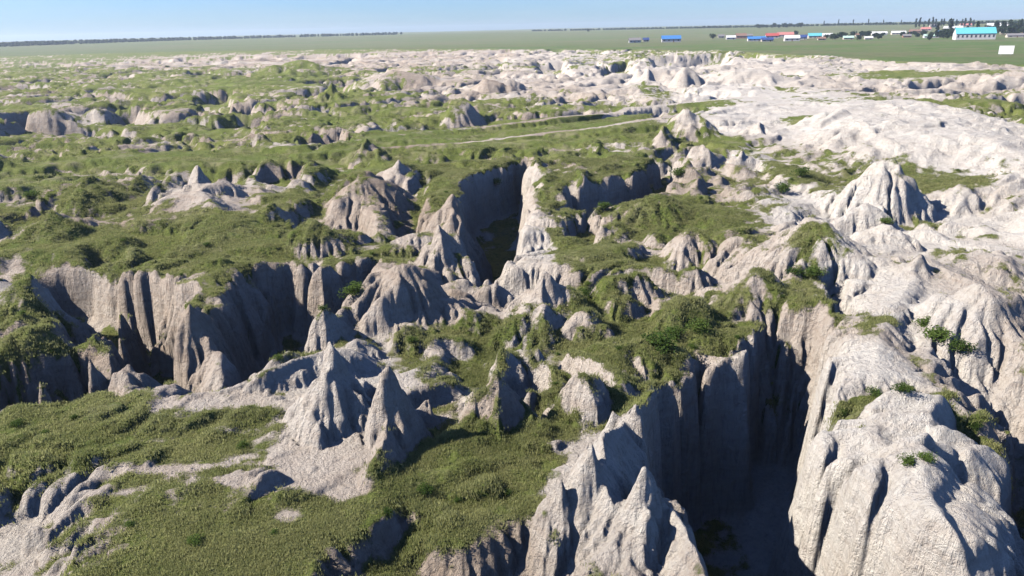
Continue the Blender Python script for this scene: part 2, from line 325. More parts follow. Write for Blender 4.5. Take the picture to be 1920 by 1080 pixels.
def blur(a):
    p = np.pad(a, 1, mode='edge')
    return (p[:-2, 1:-1] + p[2:, 1:-1] + p[1:-1, :-2] + p[1:-1, 2:]) * 0.125 + p[1:-1, 1:-1] * 0.5
def erode(h, cell, n, steps, batches, seed, rate=0.3, cap=4.0, resist=1.0):
    rng = np.random.RandomState(seed); ny, nx = h.shape
    h = h / cell
    h0 = h.copy()
    for bt in range(batches):
        px = rng.rand(n) * (nx - 3) + 1; py = rng.rand(n) * (ny - 3) + 1
        dx = np.zeros(n); dy = np.zeros(n); spd = np.ones(n); wat = np.ones(n); sed = np.zeros(n); alive = np.ones(n, bool)
        for s in range(steps):
            ix = px.astype(int); iy = py.astype(int); fx = px - ix; fy = py - iy
            a = h[iy, ix]; b = h[iy, ix + 1]; c = h[iy + 1, ix]; d = h[iy + 1, ix + 1]
            gx = (b - a) * (1 - fy) + (d - c) * fy; gy = (c - a) * (1 - fx) + (d - b) * fx
            hh = a * (1 - fx) * (1 - fy) + b * fx * (1 - fy) + c * (1 - fx) * fy + d * fx * fy
            dx = dx * 0.25 - gx * 0.75; dy = dy * 0.25 - gy * 0.75
            ln = np.hypot(dx, dy) + 1e-9; dx /= ln; dy /= ln
            qx = np.clip(px + dx, 1, nx - 2.01); qy = np.clip(py + dy, 1, ny - 2.01)
            jx = qx.astype(int); jy = qy.astype(int); ux = qx - jx; uy = qy - jy
            h2 = h[jy, jx] * (1 - ux) * (1 - uy) + h[jy, jx + 1] * ux * (1 - uy) + h[jy + 1, jx] * (1 - ux) * uy + h[jy + 1, jx + 1] * ux * uy
            dh = h2 - hh
            cp_ = np.maximum(np.clip(-dh, 0.01, 1.5) * spd * wat * cap, 0.01)
            dep = np.where(dh > 0, np.minimum(dh, sed), np.where(sed > cp_, (sed - cp_) * 0.3, -np.minimum((cp_ - sed) * rate, np.clip(-dh, 0, 1.2) * 0.5)))
            dep = np.where(alive, dep, 0); dep = np.clip(dep, -0.25, 0.3)
            sed -= dep
            w00 = (1 - fx) * (1 - fy); idx = iy * nx + ix
            acc = np.bincount(np.concatenate([idx, idx + 1, idx + nx, idx + nx + 1]),
                  weights=np.concatenate([dep * w00, dep * fx * (1 - fy), dep * (1 - fx) * fy, dep * fx * fy]), minlength=nx * ny)
            h = h + np.clip(acc.reshape(ny, nx), -0.6, 0.6)
            spd = np.sqrt(np.clip(spd * spd - dh * 0.6, 0.01, 9)); wat *= 0.975
            px, py = qx, qy
    dl = h - h0
    return (h0 + (0.75 * dl + 0.25 * blur(dl)) * resist) * cell
class Grid:
    def __init__(s, x0, x1, y0, y1, c):
        s.x0, s.y0, s.c = x0, y0, c
        s.nx = int((x1 - x0) / c) + 1; s.ny = int((y1 - y0) / c) + 1
        s.x1 = x0 + (s.nx - 1) * c; s.y1 = y0 + (s.ny - 1) * c
        s.X, s.Y = np.meshgrid(x0 + np.arange(s.nx) * c, y0 + np.arange(s.ny) * c)
        s.h = base_height(s.X, s.Y)
    def samp(s, x, y):
        u = np.clip((x - s.x0) / s.c, 0, s.nx - 1.001); v = np.clip((y - s.y0) / s.c, 0, s.ny - 1.001)
        i = u.astype(int); j = v.astype(int); f = u - i; g = v - j; h = s.h
        return (h[j, i] * (1 - f) + h[j, i + 1] * f) * (1 - g) + (h[j + 1, i] * (1 - f) + h[j + 1, i + 1] * f) * g
    def wgt(s, x, y, mg):
        return sstep(0, mg, np.minimum(np.minimum(x - s.x0, s.x1 - x), np.minimum(y - s.y0, s.y1 - y)))
gB = Grid(-52, 62, 14, 122, 0.18)
gC = Grid(-130, 190, 90, 330, 0.5)
gA = Grid(-640, 700, 60, 960, 1.1)
print('base', time.time() - T0)
rsB = 1.0 - 0.6 * np.clip(np.maximum.reduce([sstep(-1.5, 2.5, polysd(gB.X, gB.Y, P)) for P, _, _ in DOMES[:1]]), 0, 1)
gB.h = erode(gB.h, gB.c, 26000, 34, 9, 1, resist=rsB)
rsC = 1 - .15 * np.clip(efield(gC.X, gC.Y, BARE[:2]), 0, 1)
gC.h = erode(gC.h, gC.c, 22000, 26, 6, 2, resist=rsC)
gA.h = erode(gA.h, gA.c, 30000, 14, 5, 3)
print('eroded', time.time() - T0)
def height(x, y):
    x = np.asarray(x, float); y = np.asarray(y, float)
    z = np.zeros(x.shape)
    for g, mg in ((gA, 20), (gC, 10), (gB, 8)):
        k = g.wgt(x, y, mg); mk = k > 0
        if np.any(mk): z = np.where(mk, z * (1 - k) + g.samp(x, y) * k, z)
    far = sstep(900, 1500, y)
    z = z + 13.0 * sstep(1500, 3000, np.hypot(x, y)) + far * (2.0 * perlin(x / 900, y / 900, 70)) + sstep(2500, 7000, np.hypot(x, y)) * (6 + 10 * perlin(x / 2500, y / 2500, 71))
    return z
# ------------------------------------------------------------------ ground mesh: one polar sheet
fine = np.radians(np.linspace(90 + 43, 90 - 43, 861))
coarse1 = np.radians(np.linspace(90 - 43, 90 - 43 - 274, 60))[1:-1]
th = np.concatenate([fine, coarse1])
rs = [10.0]
while rs[-1] < 880: rs.append(rs[-1] + 0.085 * (rs[-1] / 30) ** 1.2)
while rs[-1] < 7000: rs.append(rs[-1] * 1.035)
rs = np.array(rs); NR, NT = len(rs), len(th)
Rg, Tg = np.meshgrid(rs, th, indexing='ij')
X = Rg * np.cos(Tg); Y = Rg * np.sin(Tg)
Z = height(X, Y)
print('grid', NR, NT, time.time() - T0)
# slope from the mesh itself
def grad(Z):
    e = 0.35 + 0.004 * Rg
    return e
e = 0.3 + 0.004 * Rg
zx = (height(X + e, Y) - height(X - e, Y)) / (2 * e); zy = (height(X, Y + e) - height(X, Y - e)) / (2 * e)
slope = np.hypot(zx, zy)
nearw = sstep(170, 60, Rg); stp = sstep(0.5, 1.8, slope) * nearw
ax_, ay_ = X + .5 * perlin(X / 1.7, Y / 1.7, 72), Y + .5 * perlin(X / 1.7, Y / 1.7, 73)
rill = (1 - np.abs(perlin(ax_ / .75, ay_ / .75, 74)) * 2.2) * .34 + (1 - np.abs(perlin(ax_ / .38, ay_ / .38, 75)) * 2.2) * .16
farw = sstep(80, 150, Rg) * sstep(900, 500, Rg); lm = 1.6 + Rg / 110
rill2 = (1 - np.abs(perlin(X / lm.clip(2.4, 2.4), Y / 2.4, 78)) * 2.2) * .8 + (1 - np.abs(perlin(X / 5.2, Y / 5.2, 79)) * 2.2) * .7
binr = sstep(5, 40, np.interp(X, RX, RY) - Y)
Z = Z - binr * farw * (.25 + .75 * sstep(.25, 1.0, slope)) * rill2 * sstep(-.3, .3, fbm(X, Y, 40, 2, 81) + .1) * (1 - .1 * np.clip(efield(X, Y, BARE[:2]), 0, 1))
Z = Z + sstep(.8, 2.0, slope) * nearw * .2 * np.sin(Z * 3.1 + 5 * perlin(X / 9, Y / 9, 150)) * sstep(-.2, .4, fbm(X, Y, 11, 2, 151) + .15)
Z = Z - stp * rill * sstep(0, 1, 0.35 + 1.1 * fbm(X, Y, 7, 3, 76)) + nearw * .05 * fbm(X, Y, .8, 3, 77)
bare = efield(X, Y, BARE); green = efield(X, Y, GREEN)
inb = sstep(-6, 10, np.interp(X, RX, RY) - Y + 25 * perlin(X / 70, Y / 70, 50) + 9 * perlin(X / 20, Y / 20, 51))
nz = fbm(X, Y, 22, 5, 80, 0.6); nf = fbm(X, Y, 2.5, 3, 86, 0.6)
low = np.clip(-Z / 6, 0, 1)
leftfar = sstep(110, 200, Y) * sstep(30, -60, X - 0.1 * Y)
g = 0.71 + 0.17 * leftfar + 1.05 * nz + 0.9 * nf + 1.0 * green - 1.25 * bare - 0.75 * np.clip(slope - 0.42, 0, 2.0)
sd0 = linesd(X + .8 * perlin(X / 3, Y / 3, 141), Y + .8 * perlin(X / 3, Y / 3, 142), SEAMS[0][0])[0]
g = g + 2.4 * (1 - sstep(.3, 1.5, sd0 + .8 * nf))
nearpatch = sstep(75, 50, Rg) * sstep(10, -5, X)
g = g - 0.15 * sstep(0.5, 2.5, Z) + 0.05 * low - nearpatch * (.12 + .9 * np.abs(fbm(X - Y * .6, Y * 2.0, 9, 4, 131)))
g = g * inb + (1 - inb) * 1.3
trk = trackmask(X, Y, 0.6) * sstep(-120, 60, X)
g = g * (1 - trk) + trk * (-0.2 + 0.35 * nf)
g = np.clip(g, 0, 1)
lush = np.clip(0.45 + 0.9 * fbm(X, Y, 35, 4, 90) + 0.35 * green, 0, 1)
tone = np.clip(0.5 + 0.9 * fbm(X, Y, 28, 4, 95), 0, 1)
white = np.clip(efield(X, Y, BARE[:10]) * 0.9 + efield(X, Y, [ell(1120,930,130,160,.8), ell(1240,1020,110,80,.8), ell(635,800,100,150,.45), ell(990,480,60,110,.5), ell(1300,130,500,40,.35), ell(60,540,80,60,.4)]) + 0.25 * sstep(0, 60, X), 0, 1)
plain = 1 - inb

def mesh_from(name, V, Fq, mat, attrs=None, smooth=True):
    me = bpy.data.meshes.new(name)
    V = np.asarray(V, np.float32); Fq = np.asarray(Fq, np.int32)
    k = Fq.shape[1]
    me.vertices.add(len(V)); me.vertices.foreach_set('co', V.ravel())
    me.loops.add(Fq.size); me.loops.foreach_set('vertex_index', Fq.ravel())
    me.polygons.add(len(Fq)); me.polygons.foreach_set('loop_start', np.arange(0, Fq.size, k, dtype=np.int32))
    me.polygons.foreach_set('loop_total', np.full(len(Fq), k, np.int32))
    if smooth: me.polygons.foreach_set('use_smooth', np.ones(len(Fq), bool))
    me.update(calc_edges=True)
    for an, av in (attrs or {}).items():
        a = me.attributes.new(an, 'FLOAT', 'POINT'); a.data.foreach_set('value', np.asarray(av, np.float32).ravel())
    me.materials.append(mat)
    o = bpy.data.objects.new(name, me); C.objects.link(o); return o

# ------------------------------------------------------------------ materials
class NT_:
    def __init__(s, name):
        s.m = bpy.data.materials.new(name); s.m.use_nodes = True; s.t = s.m.node_tree; s.t.nodes.clear()
        s.out = s.t.nodes.new('ShaderNodeOutputMaterial'); s.b = s.t.nodes.new('ShaderNodeBsdfPrincipled')
        s.t.links.new(s.b.outputs[0], s.out.inputs[0]); s.b.inputs['Roughness'].default_value = 0.9
        s.b.inputs['Specular IOR Level'].default_value = 0.2
    def n(s, typ, **kw):
        x = s.t.nodes.new(typ)
        for k, v in kw.items():
            if k.startswith('i_'): x.inputs[k[2:]].default_value = v
            else: setattr(x, k, v)
        return x
    def l(s, a, b): s.t.links.new(a, b)
    def attr(s, nm): return s.n('ShaderNodeAttribute', attribute_name=nm).outputs['Fac']
    def noise(s, co, scale, det=5, rough=.6):
        x = s.n('ShaderNodeTexNoise'); x.inputs['Scale'].default_value = scale; x.inputs['Detail'].default_value = det
        x.inputs['Roughness'].default_value = rough
        if co: s.l(co, x.inputs['Vector'])
        return x.outputs['Fac']
    def ramp(s, f, stops):
        r = s.n('ShaderNodeValToRGB'); el = r.color_ramp.elements
        el[0].position, el[0].color = stops[0][0], (*stops[0][1], 1); el[1].position, el[1].color = stops[-1][0], (*stops[-1][1], 1)
        for p, c in stops[1:-1]:
            q = el.new(p); q.color = (*c, 1)
        s.l(f, r.inputs[0]); return r.outputs[0]
    def mix(s, f, a, b, mode='MIX'):
        x = s.n('ShaderNodeMix', data_type='RGBA', blend_type=mode)
        if isinstance(f, float): x.inputs['Factor'].default_value = f
        else: s.l(f, x.inputs['Factor'])
        for v, sock in ((a, x.inputs[6]), (b, x.inputs[7])):
            if isinstance(v, tuple): sock.default_value = (*v, 1)
            else: s.l(v, sock)
        return x.outputs[2]
    def math(s, op, a, b=None, clamp=False):
        x = s.n('ShaderNodeMath', operation=op, use_clamp=clamp)
        for i, v in enumerate((a, b)):
            if v is None: continue
            if isinstance(v, (int, float)): x.inputs[i].default_value = v
            else: s.l(v, x.inputs[i])
        return x.outputs[0]
def ground_mat():
    k = NT_('eroded_soil_and_grass')
    geo = k.n('ShaderNodeNewGeometry'); pos = geo.outputs['Position']
    # soil
    tone = k.attr('tone'); white_ = k.attr('white')
    n1 = k.noise(pos, 0.9, 8, .65)
    mp = k.n('ShaderNodeMapping'); mp.inputs['Scale'].default_value = (3.2, 3.2, 0.35); k.l(pos, mp.inputs[0])
    st = k.noise(mp.outputs[0], 1.0, 6, .7)
    mz = k.n('ShaderNodeMapping'); mz.inputs['Scale'].default_value = (0.12, 0.12, 2.6); k.l(pos, mz.inputs[0])
    strata = k.noise(mz.outputs[0], 1.0, 4, .6)
    a = k.ramp(k.math('ADD', k.math('MULTIPLY', tone, .55), k.math('MULTIPLY', n1, .45)),
               [(0.2, (.28, .228, .18)), (.42, (.35, .295, .245)), (.6, (.415, .365, .315)), (.85, (.465, .43, .38))])
    b = k.ramp(n1, [(0.3, (.46, .43, .395)), (.7, (.56, .53, .475))])
    soil = k.mix(white_, a, b)
    soil = k.mix(k.math('MULTIPLY', k.ramp(st, [(.36, (1, 1, 1)), (.5, (0, 0, 0))]), .38), soil, (.55, .5, .47), 'MULTIPLY')
    gritn = k.noise(pos, 5.0, 7, .85)
    soil = k.mix(k.math('MULTIPLY', k.ramp(gritn, [(.36, (1, 1, 1)), (.48, (0, 0, 0))]), .32), soil, (.66, .6, .55), 'MULTIPLY')
    soil = k.mix(k.math('MULTIPLY', k.ramp(k.noise(pos, .5, 7, .75), [(.40, (1, 1, 1)), (.5, (0, 0, 0))]), .25), soil, (.8, .74, .68), 'MULTIPLY')
    soil = k.mix(k.math('MULTIPLY', k.ramp(strata, [(.4, (1, 1, 1)), (.55, (0, 0, 0))]), .22), soil, (.72, .62, .55), 'MULTIPLY')
    # grass
    ng = k.noise(pos, 3.5, 8, .75); ng2 = k.noise(pos, 0.25, 4, .6)
    gr = k.ramp(k.math('ADD', k.math('MULTIPLY', ng, .55), k.math('MULTIPLY', ng2, .45)),
                [(.33, (.065, .08, .02)), (.45, (.115, .14, .035)), (.56, (.18, .19, .06)), (.70, (.28, .26, .15))])
    lu = k.ramp(ng, [(.3, (.055, .08, .018)), (.5, (.11, .145, .033)), (.7, (.19, .20, .065))])
    gr = k.mix(k.math('MULTIPLY', k.attr('lush'), .8), gr, lu)
    dry = k.noise(pos, .14, 7, .75)
    gr = k.mix(k.math('MULTIPLY', k.ramp(dry, [(.50, (0, 0, 0)), (.64, (1, 1, 1))]), .6), gr, (.27, .24, .15))
    # plain: broad fields beyond the rim
    mf = k.n('ShaderNodeMapping'); mf.inputs['Scale'].default_value = (0.0016, 0.0045, 1); k.l(pos, mf.inputs[0])
    fz = k.noise(mf.outputs[0], 1.0, 4, .55)
    fld = k.ramp(fz, [(.32, (.07, .12, .035)), (.44, (.095, .14, .045)), (.52, (.14, .135, .075)), (.6, (.085, .135, .04)), (.72, (.17, .145, .10))])
    fld = k.mix(.25, fld, k.ramp(k.noise(pos, 0.06, 6, .7), [(.35, (.03, .06, .015)), (.65, (.15, .17, .07))]))
    sx = k.n('ShaderNodeSeparateXYZ'); k.l(pos, sx.inputs[0])
    far_ = k.math('ADD', k.math('MULTIPLY', sx.outputs[1], 0.0016), k.math('MULTIPLY', k.math('SUBTRACT', fz, .5), 1.6))
    fld = k.mix(k.math('MULTIPLY', k.ramp(k.math('MULTIPLY', far_, .25), [(.50, (0, 0, 0)), (.56, (1, 1, 1))]), .25), fld, (.17, .155, .10))
    gr = k.mix(k.attr('plain'), gr, fld)
    # ragged border between both
    gm = k.math('ADD', k.attr('grass'), k.math('MULTIPLY', k.math('SUBTRACT', k.noise(pos, 2.2, 9, .8), .5), 1.5))
    gm = k.math('ADD', gm, k.math('MULTIPLY', k.math('SUBTRACT', k.noise(pos, .35, 6, .7), .5), 1.1))
    gmask = k.ramp(gm, [(.34, (0, 0, 0)), (.66, (1, 1, 1))])
    col = k.mix(gmask, soil, gr)
    k.l(col, k.b.inputs['Base Color'])
    vo = k.n('ShaderNodeTexVoronoi', feature='DISTANCE_TO_EDGE'); vo.inputs['Scale'].default_value = 1.7
    wv = k.mix(.12, pos, k.n('ShaderNodeTexNoise').outputs['Color']); k.l(wv, vo.inputs['Vector'])
    crk = k.ramp(vo.outputs['Distance'], [(0, (0, 0, 0)), (.05, (1, 1, 1))])
    fine = k.noise(pos, 7.0, 6, .8)
    bh = k.math('ADD', k.math('MULTIPLY', n1, .6), k.math('MULTIPLY', st, .9))
    bh = k.math('ADD', bh, k.math('MULTIPLY', fine, .22)); bh = k.math('ADD', bh, k.math('MULTIPLY', crk, .05))
    bh = k.math('ADD', bh, k.math('MULTIPLY', k.noise(pos, .22, 6, .75), 1.6))
    bh = k.math('ADD', bh, k.math('MULTIPLY', k.math('MULTIPLY', ng, gmask), .5))
    bu = k.n('ShaderNodeBump'); bu.inputs['Strength'].default_value = 1.0; bu.inputs['Distance'].default_value = .6
    k.l(bh, bu.inputs['Height']); k.l(bu.outputs[0], k.b.inputs['Normal'])
    k.b.inputs['Specular IOR Level'].default_value = 0.08
    return k.m
M_ground = ground_mat()
def flat_mat(name, col, rough=.8, var=.12, scale=3.0, spec=.2):
    k = NT_(name); geo = k.n('ShaderNodeTexCoord')
    n = k.noise(geo.outputs['Object'], scale, 5, .6)
    c0 = tuple(max(0, c * (1 - var * 2)) for c in col); c1 = tuple(min(.9, c * (1 + var)) for c in col)
    k.l(k.ramp(n, [(.3, c0), (.7, c1)]), k.b.inputs['Base Color']); k.b.inputs['Roughness'].default_value = rough
    k.b.inputs['Specular IOR Level'].default_value = spec
    return k.m

V = np.stack([X, Y, Z], -1).reshape(-1, 3)
ii, jj = np.meshgrid(np.arange(NR - 1), np.arange(NT), indexing='ij')
jn = (jj + 1) % NT
Fq = np.stack([ii * NT + jj, ii * NT + jn, (ii + 1) * NT + jn, (ii + 1) * NT + jj], -1).reshape(-1, 4)
# split by what the face is: plain, track or badlands
pf = plain.ravel()[Fq].mean(1); tf = (trackmask(X, Y, 0.8) * sstep(-120, 0, X)).ravel()[Fq].mean(1)
cls = np.where(tf > .5, 2, np.where(pf > .5, 1, 0))
AT = {'grass': g.ravel(), 'lush': lush.ravel(), 'tone': tone.ravel(), 'white': white.ravel(), 'plain': plain.ravel()}
for kx, nm in ((0, 'badlands_ground'), (1, 'grass_plain'), (2, 'dirt_track')):
    f = Fq[cls == kx]; u, inv = np.unique(f, return_inverse=True)
    o = mesh_from(nm, V[u], inv.reshape(-1, 4), M_ground, {a: v[u] for a, v in AT.items()})
    o['kind'] = 'structure'
    if kx == 0: GROUND = o
# small disc below the camera
c0 = V[:NT]; f = [(NT, (i + 1) % NT, i) for i in range(NT)]
o = mesh_from('ground', np.vstack([c0, [[0, 0, c0[:, 2].mean()]]]), f, M_ground,
              {a: np.concatenate([v[:NT], [v[:NT].mean()]]) for a, v in AT.items()})
o['kind'] = 'structure'
print('ground', len(Fq) * 2, time.time() - T0)

# ------------------------------------------------------------------ grass and herbs growing on the near ground
def leafmat(name, a, b, scale=1.0):
    k = NT_(name); info = k.n('ShaderNodeObjectInfo'); geo = k.n('ShaderNodeNewGeometry')
    n = k.noise(geo.outputs['Position'], scale, 4, .6)
    k.l(k.ramp(k.math('ADD', k.math('MULTIPLY', info.outputs['Random'], .35), k.math('MULTIPLY', n, .8)), [(.25, a), (.75, b)]), k.b.inputs['Base Color'])
    k.b.inputs['Specular IOR Level'].default_value = .05
    tr = k.n('ShaderNodeBsdfTranslucent'); mx = k.n('ShaderNodeMixShader'); mx.inputs[0].default_value = .5
    k.l(k.b.inputs['Base Color'].links[0].from_socket, tr.inputs[0])
    k.l(k.b.outputs[0], mx.inputs[1]); k.l(tr.outputs[0], mx.inputs[2]); k.l(mx.outputs[0], k.out.inputs[0])
    return k.m
M_blade = leafmat('grass_blades', (.135, .165, .05), (.33, .33, .14), .2)
M_leaf = leafmat('shrub_leaves', (.03, .06, .014), (.10, .15, .035), .8)
M_dark = leafmat('poplar_leaves', (.012, .03, .012), (.035, .06, .022), .3)
M_bark = flat_mat('bark', (.16, .12, .09))
def tuft(seed, n, hgt, spread):
    r = random.Random(seed); v = []; f = []
    for i in range(n):
        a = r.uniform(0, 6.283); d = r.uniform(0, spread); x, y = math.cos(a) * d, math.sin(a) * d
        b = r.uniform(0, 6.283); wv = r.uniform(.009, .02); h = hgt * r.uniform(.5, 1.1); ln = h * r.uniform(.2, .8); c = r.uniform(0, 6.283)
        k = len(v); cx, sx = math.cos(b) * wv, math.sin(b) * wv
        v += [(x - cx, y - sx, -.06), (x + cx, y + sx, -.06), (x + math.cos(c) * ln + cx * .3, y + math.sin(c) * ln + sx * .3, h), (x + math.cos(c) * ln * .5 - cx, y + math.sin(c) * ln * .5 - sx, h * .6)]
        f += [(k, k + 1, k + 2, k + 3)]
    me = bpy.data.meshes.new('tuft'); me.from_pydata(v, [], f); me.materials.append(M_blade); return me
rg = np.random.RandomState(5)
def in_near(n, r0, r1):
    u = rg.rand(n); r = (r0 ** 0.6 + u * (r1 ** 0.6 - r0 ** 0.6)) ** (1 / 0.6); t = np.radians(90 + rg.uniform(-44, 44, n))
    return r * np.cos(t), r * np.sin(t)
def field_at(arr, x, y):
    r = np.hypot(x, y); t = np.arctan2(y, x)
    i = np.clip(np.searchsorted(rs, r), 1, NR - 1); j = np.clip(((fine[0] - t) / (fine[0] - fine[-1]) * (len(fine) - 1)).astype(int), 0, len(fine) - 1)
    return arr[i, j]
px_, py_ = in_near(600000, 24, 150)
gg = field_at(g, px_, py_)
keep = rg.rand(len(px_)) < np.clip((gg - .3) * 1.3, 0, 1) * sstep(-.7, .3, fbm(px_, py_, 3.2, 4, 99))
px_, py_ = px_[keep], py_[keep]
pz_ = height(px_, py_)
me = bpy.data.meshes.new('grass_points'); me.vertices.add(len(px_)); me.vertices.foreach_set('co', np.stack([px_, py_, pz_], -1).astype(np.float32).ravel())
grass = bpy.data.objects.new('grass', me); C.objects.link(grass); grass['kind'] = 'stuff'
me.materials.append(M_blade)
ng = bpy.data.node_groups.new('grass_scatter', 'GeometryNodeTree')
ng.interface.new_socket('Geometry', in_out='INPUT', socket_type='NodeSocketGeometry'); ng.interface.new_socket('Geometry', in_out='OUTPUT', socket_type='NodeSocketGeometry')
gi = ng.nodes.new('NodeGroupInput'); go = ng.nodes.new('NodeGroupOutput')
col = bpy.data.collections.new('tufts')
for q in range(4):
    col.objects.link(bpy.data.objects.new('tuft', tuft(q, 12 + 4 * q, .05 + .028 * q, .3 + .05 * q)))
ci = ng.nodes.new('GeometryNodeCollectionInfo'); ci.inputs[0].default_value = col; ci.inputs['Separate Children'].default_value = True; ci.inputs['Reset Children'].default_value = True
ip = ng.nodes.new('GeometryNodeInstanceOnPoints'); ip.inputs['Pick Instance'].default_value = True
rr = ng.nodes.new('FunctionNodeRandomValue'); rr.data_type = 'FLOAT_VECTOR'; rr.inputs[0].default_value = (0, 0, 0); rr.inputs[1].default_value = (.2, .2, 6.28)
rsz = ng.nodes.new('FunctionNodeRandomValue'); rsz.data_type = 'FLOAT'; rsz.inputs[2].default_value = .6; rsz.inputs[3].default_value = 1.5
ng.links.new(gi.outputs[0], ip.inputs['Points']); ng.links.new(ci.outputs[0], ip.inputs['Instance'])
ng.links.new(rr.outputs[0], ip.inputs['Rotation']); ng.links.new(rsz.outputs[1], ip.inputs['Scale']); ng.links.new(ip.outputs[0], go.inputs[0])
md = grass.modifiers.new('scatter', 'NODES'); md.node_group = ng
fx_, fy_ = in_near(110000, 130, 340)
gg = field_at(g, fx_, fy_); keep = rg.rand(len(fx_)) < (trackmask(fx_, fy_, 1.5) < .3) * np.clip((gg - .5) * 1.5, 0, 1) * sstep(-.1, .4, fbm(fx_, fy_, 7, 4, 98))
fx_, fy_ = fx_[keep], fy_[keep]
me = bpy.data.meshes.new('scrub_points'); me.vertices.add(len(fx_)); me.vertices.foreach_set('co', np.stack([fx_, fy_, height(fx_, fy_)], -1).astype(np.float32).ravel())
me.materials.append(M_blade); scrub = bpy.data.objects.new('tall_grass', me); C.objects.link(scrub); scrub['kind'] = 'stuff'
ng3 = ng.copy()
for nd in ng3.nodes:
    if nd.type == 'RANDOM_VALUE' and nd.data_type == 'FLOAT': nd.inputs[2].default_value = 1.3; nd.inputs[3].default_value = 2.4
md = scrub.modifiers.new('scatter', 'NODES'); md.node_group = ng3
print('far tufts', len(fx_)); print('tufts', len(px_), time.time() - T0)

def clod(seed):
    r = random.Random(seed); v = []; n = 6
    for zz, q in ((-.35, .7), (.15, 1.0), (.5, .55)):
        for a in range(n): v.append((math.cos(6.283 * a / n) * q * r.uniform(.7, 1.3), math.sin(6.283 * a / n) * q * r.uniform(.7, 1.3), zz * r.uniform(.8, 1.2)))
    f = [(k * n + a, k * n + (a + 1) % n, (k + 1) * n + (a + 1) % n, (k + 1) * n + a) for k in range(2) for a in range(n)] + [tuple(range(2 * n, 3 * n))]
    me = bpy.data.meshes.new('clod'); me.from_pydata(v, [], f); me.materials.append(M_clod); return me
M_clod = flat_mat('soil_clod', (.36, .31, .26), .95, .2, 1.5, .05)
qx, qy = in_near(60000, 26, 100); gg = field_at(g, qx, qy); sl = field_at(slope, qx, qy)
keep = rg.rand(len(qx)) < np.clip(.55 - gg, 0, .6) * np.clip(1.0 - sl * 1.2, 0, 1) * (1 - .8 * field_at(white, qx, qy)) * sstep(-.05, .5, fbm(qx, qy, 5, 3, 120) + .15)
qx, qy = qx[keep], qy[keep]
me = bpy.data.meshes.new('clod_points'); me.vertices.add(len(qx)); me.vertices.foreach_set('co', np.stack([qx, qy, height(qx, qy)], -1).astype(np.float32).ravel())
clods = bpy.data.objects.new('soil_clods', me); C.objects.link(clods); clods['kind'] = 'stuff'; me.materials.append(M_clod)
ng2 = ng.copy(); c2 = bpy.data.collections.new('clods')
for q in range(4): c2.objects.link(bpy.data.objects.new('clod', clod(q)))
for nd in ng2.nodes:
    if nd.type == 'COLLECTION_INFO': nd.inputs[0].default_value = c2
    if nd.type == 'RANDOM_VALUE' and nd.data_type == 'FLOAT': nd.inputs[2].default_value = .015; nd.inputs[3].default_value = .06
md = clods.modifiers.new('scatter', 'NODES'); md.node_group = ng2
print('clods', len(qx))
# ------------------------------------------------------------------ things
ORD = 'first second third fourth fifth sixth seventh eighth ninth tenth eleventh twelfth thirteenth fourteenth fifteenth sixteenth seventeenth eighteenth nineteenth twentieth'.split()
ORD += ['twenty-' + w for w in ORD[:9]] + ['thirtieth'] + ['thirty-' + w for w in ORD[:9]] + ['fortieth'] + ['forty-' + w for w in ORD[:9]]
def number(lst, pat):
    """label a row by the place of each in it, counted from the left of the view"""
    for i, o in enumerate(sorted(lst, key=lambda o: o.location.x / o.location.y)): o['label'] = pat % ORD[i]
def empty(name, loc, rz=0, label=None, cat=None, group=None):
    o = bpy.data.objects.new(name, None); C.objects.link(o); o.location = loc; o.rotation_euler = (0, 0, rz)
    tag(o, label, cat, group); return o
def tag(o, label=None, cat=None, group=None):
    if label: o['label'] = label
    if cat: o['category'] = cat
    if group: o['group'] = group
class MB:
    def __init__(s): s.v = []; s.f = []
    def add(s, v, f):
        k = len(s.v); s.v += v; s.f += [tuple(k + i for i in q) for q in f]; return s
    def box(s, x0, x1, y0, y1, z0, z1):
        return s.add([(x0,y0,z0),(x1,y0,z0),(x1,y1,z0),(x0,y1,z0),(x0,y0,z1),(x1,y0,z1),(x1,y1,z1),(x0,y1,z1)],
                     [(0,3,2,1),(4,5,6,7),(0,1,5,4),(1,2,6,5),(2,3,7,6),(3,0,4,7)])
    def tube(s, p0, p1, r0, r1, n=7):
        p0, p1 = Vector(p0), Vector(p1); d = (p1 - p0).normalized(); a = d.orthogonal().normalized(); b = d.cross(a)
        v = []
        for p, r in ((p0, r0), (p1, r1)):
            v += [tuple(p + (a * math.cos(6.2832 * i / n) + b * math.sin(6.2832 * i / n)) * r) for i in range(n)]
        return s.add(v, [(i, (i + 1) % n, n + (i + 1) % n, n + i) for i in range(n)] + [tuple(range(n))[::-1], tuple(range(n, 2 * n))])
    def mesh(s, name, mat):
        me = bpy.data.meshes.new(name); me.from_pydata(s.v, [], s.f); me.materials.append(mat); me.update(); return me
def link(name, me, parent=None):
    o = bpy.data.objects.new(name, me); C.objects.link(o); o.parent = parent; return o
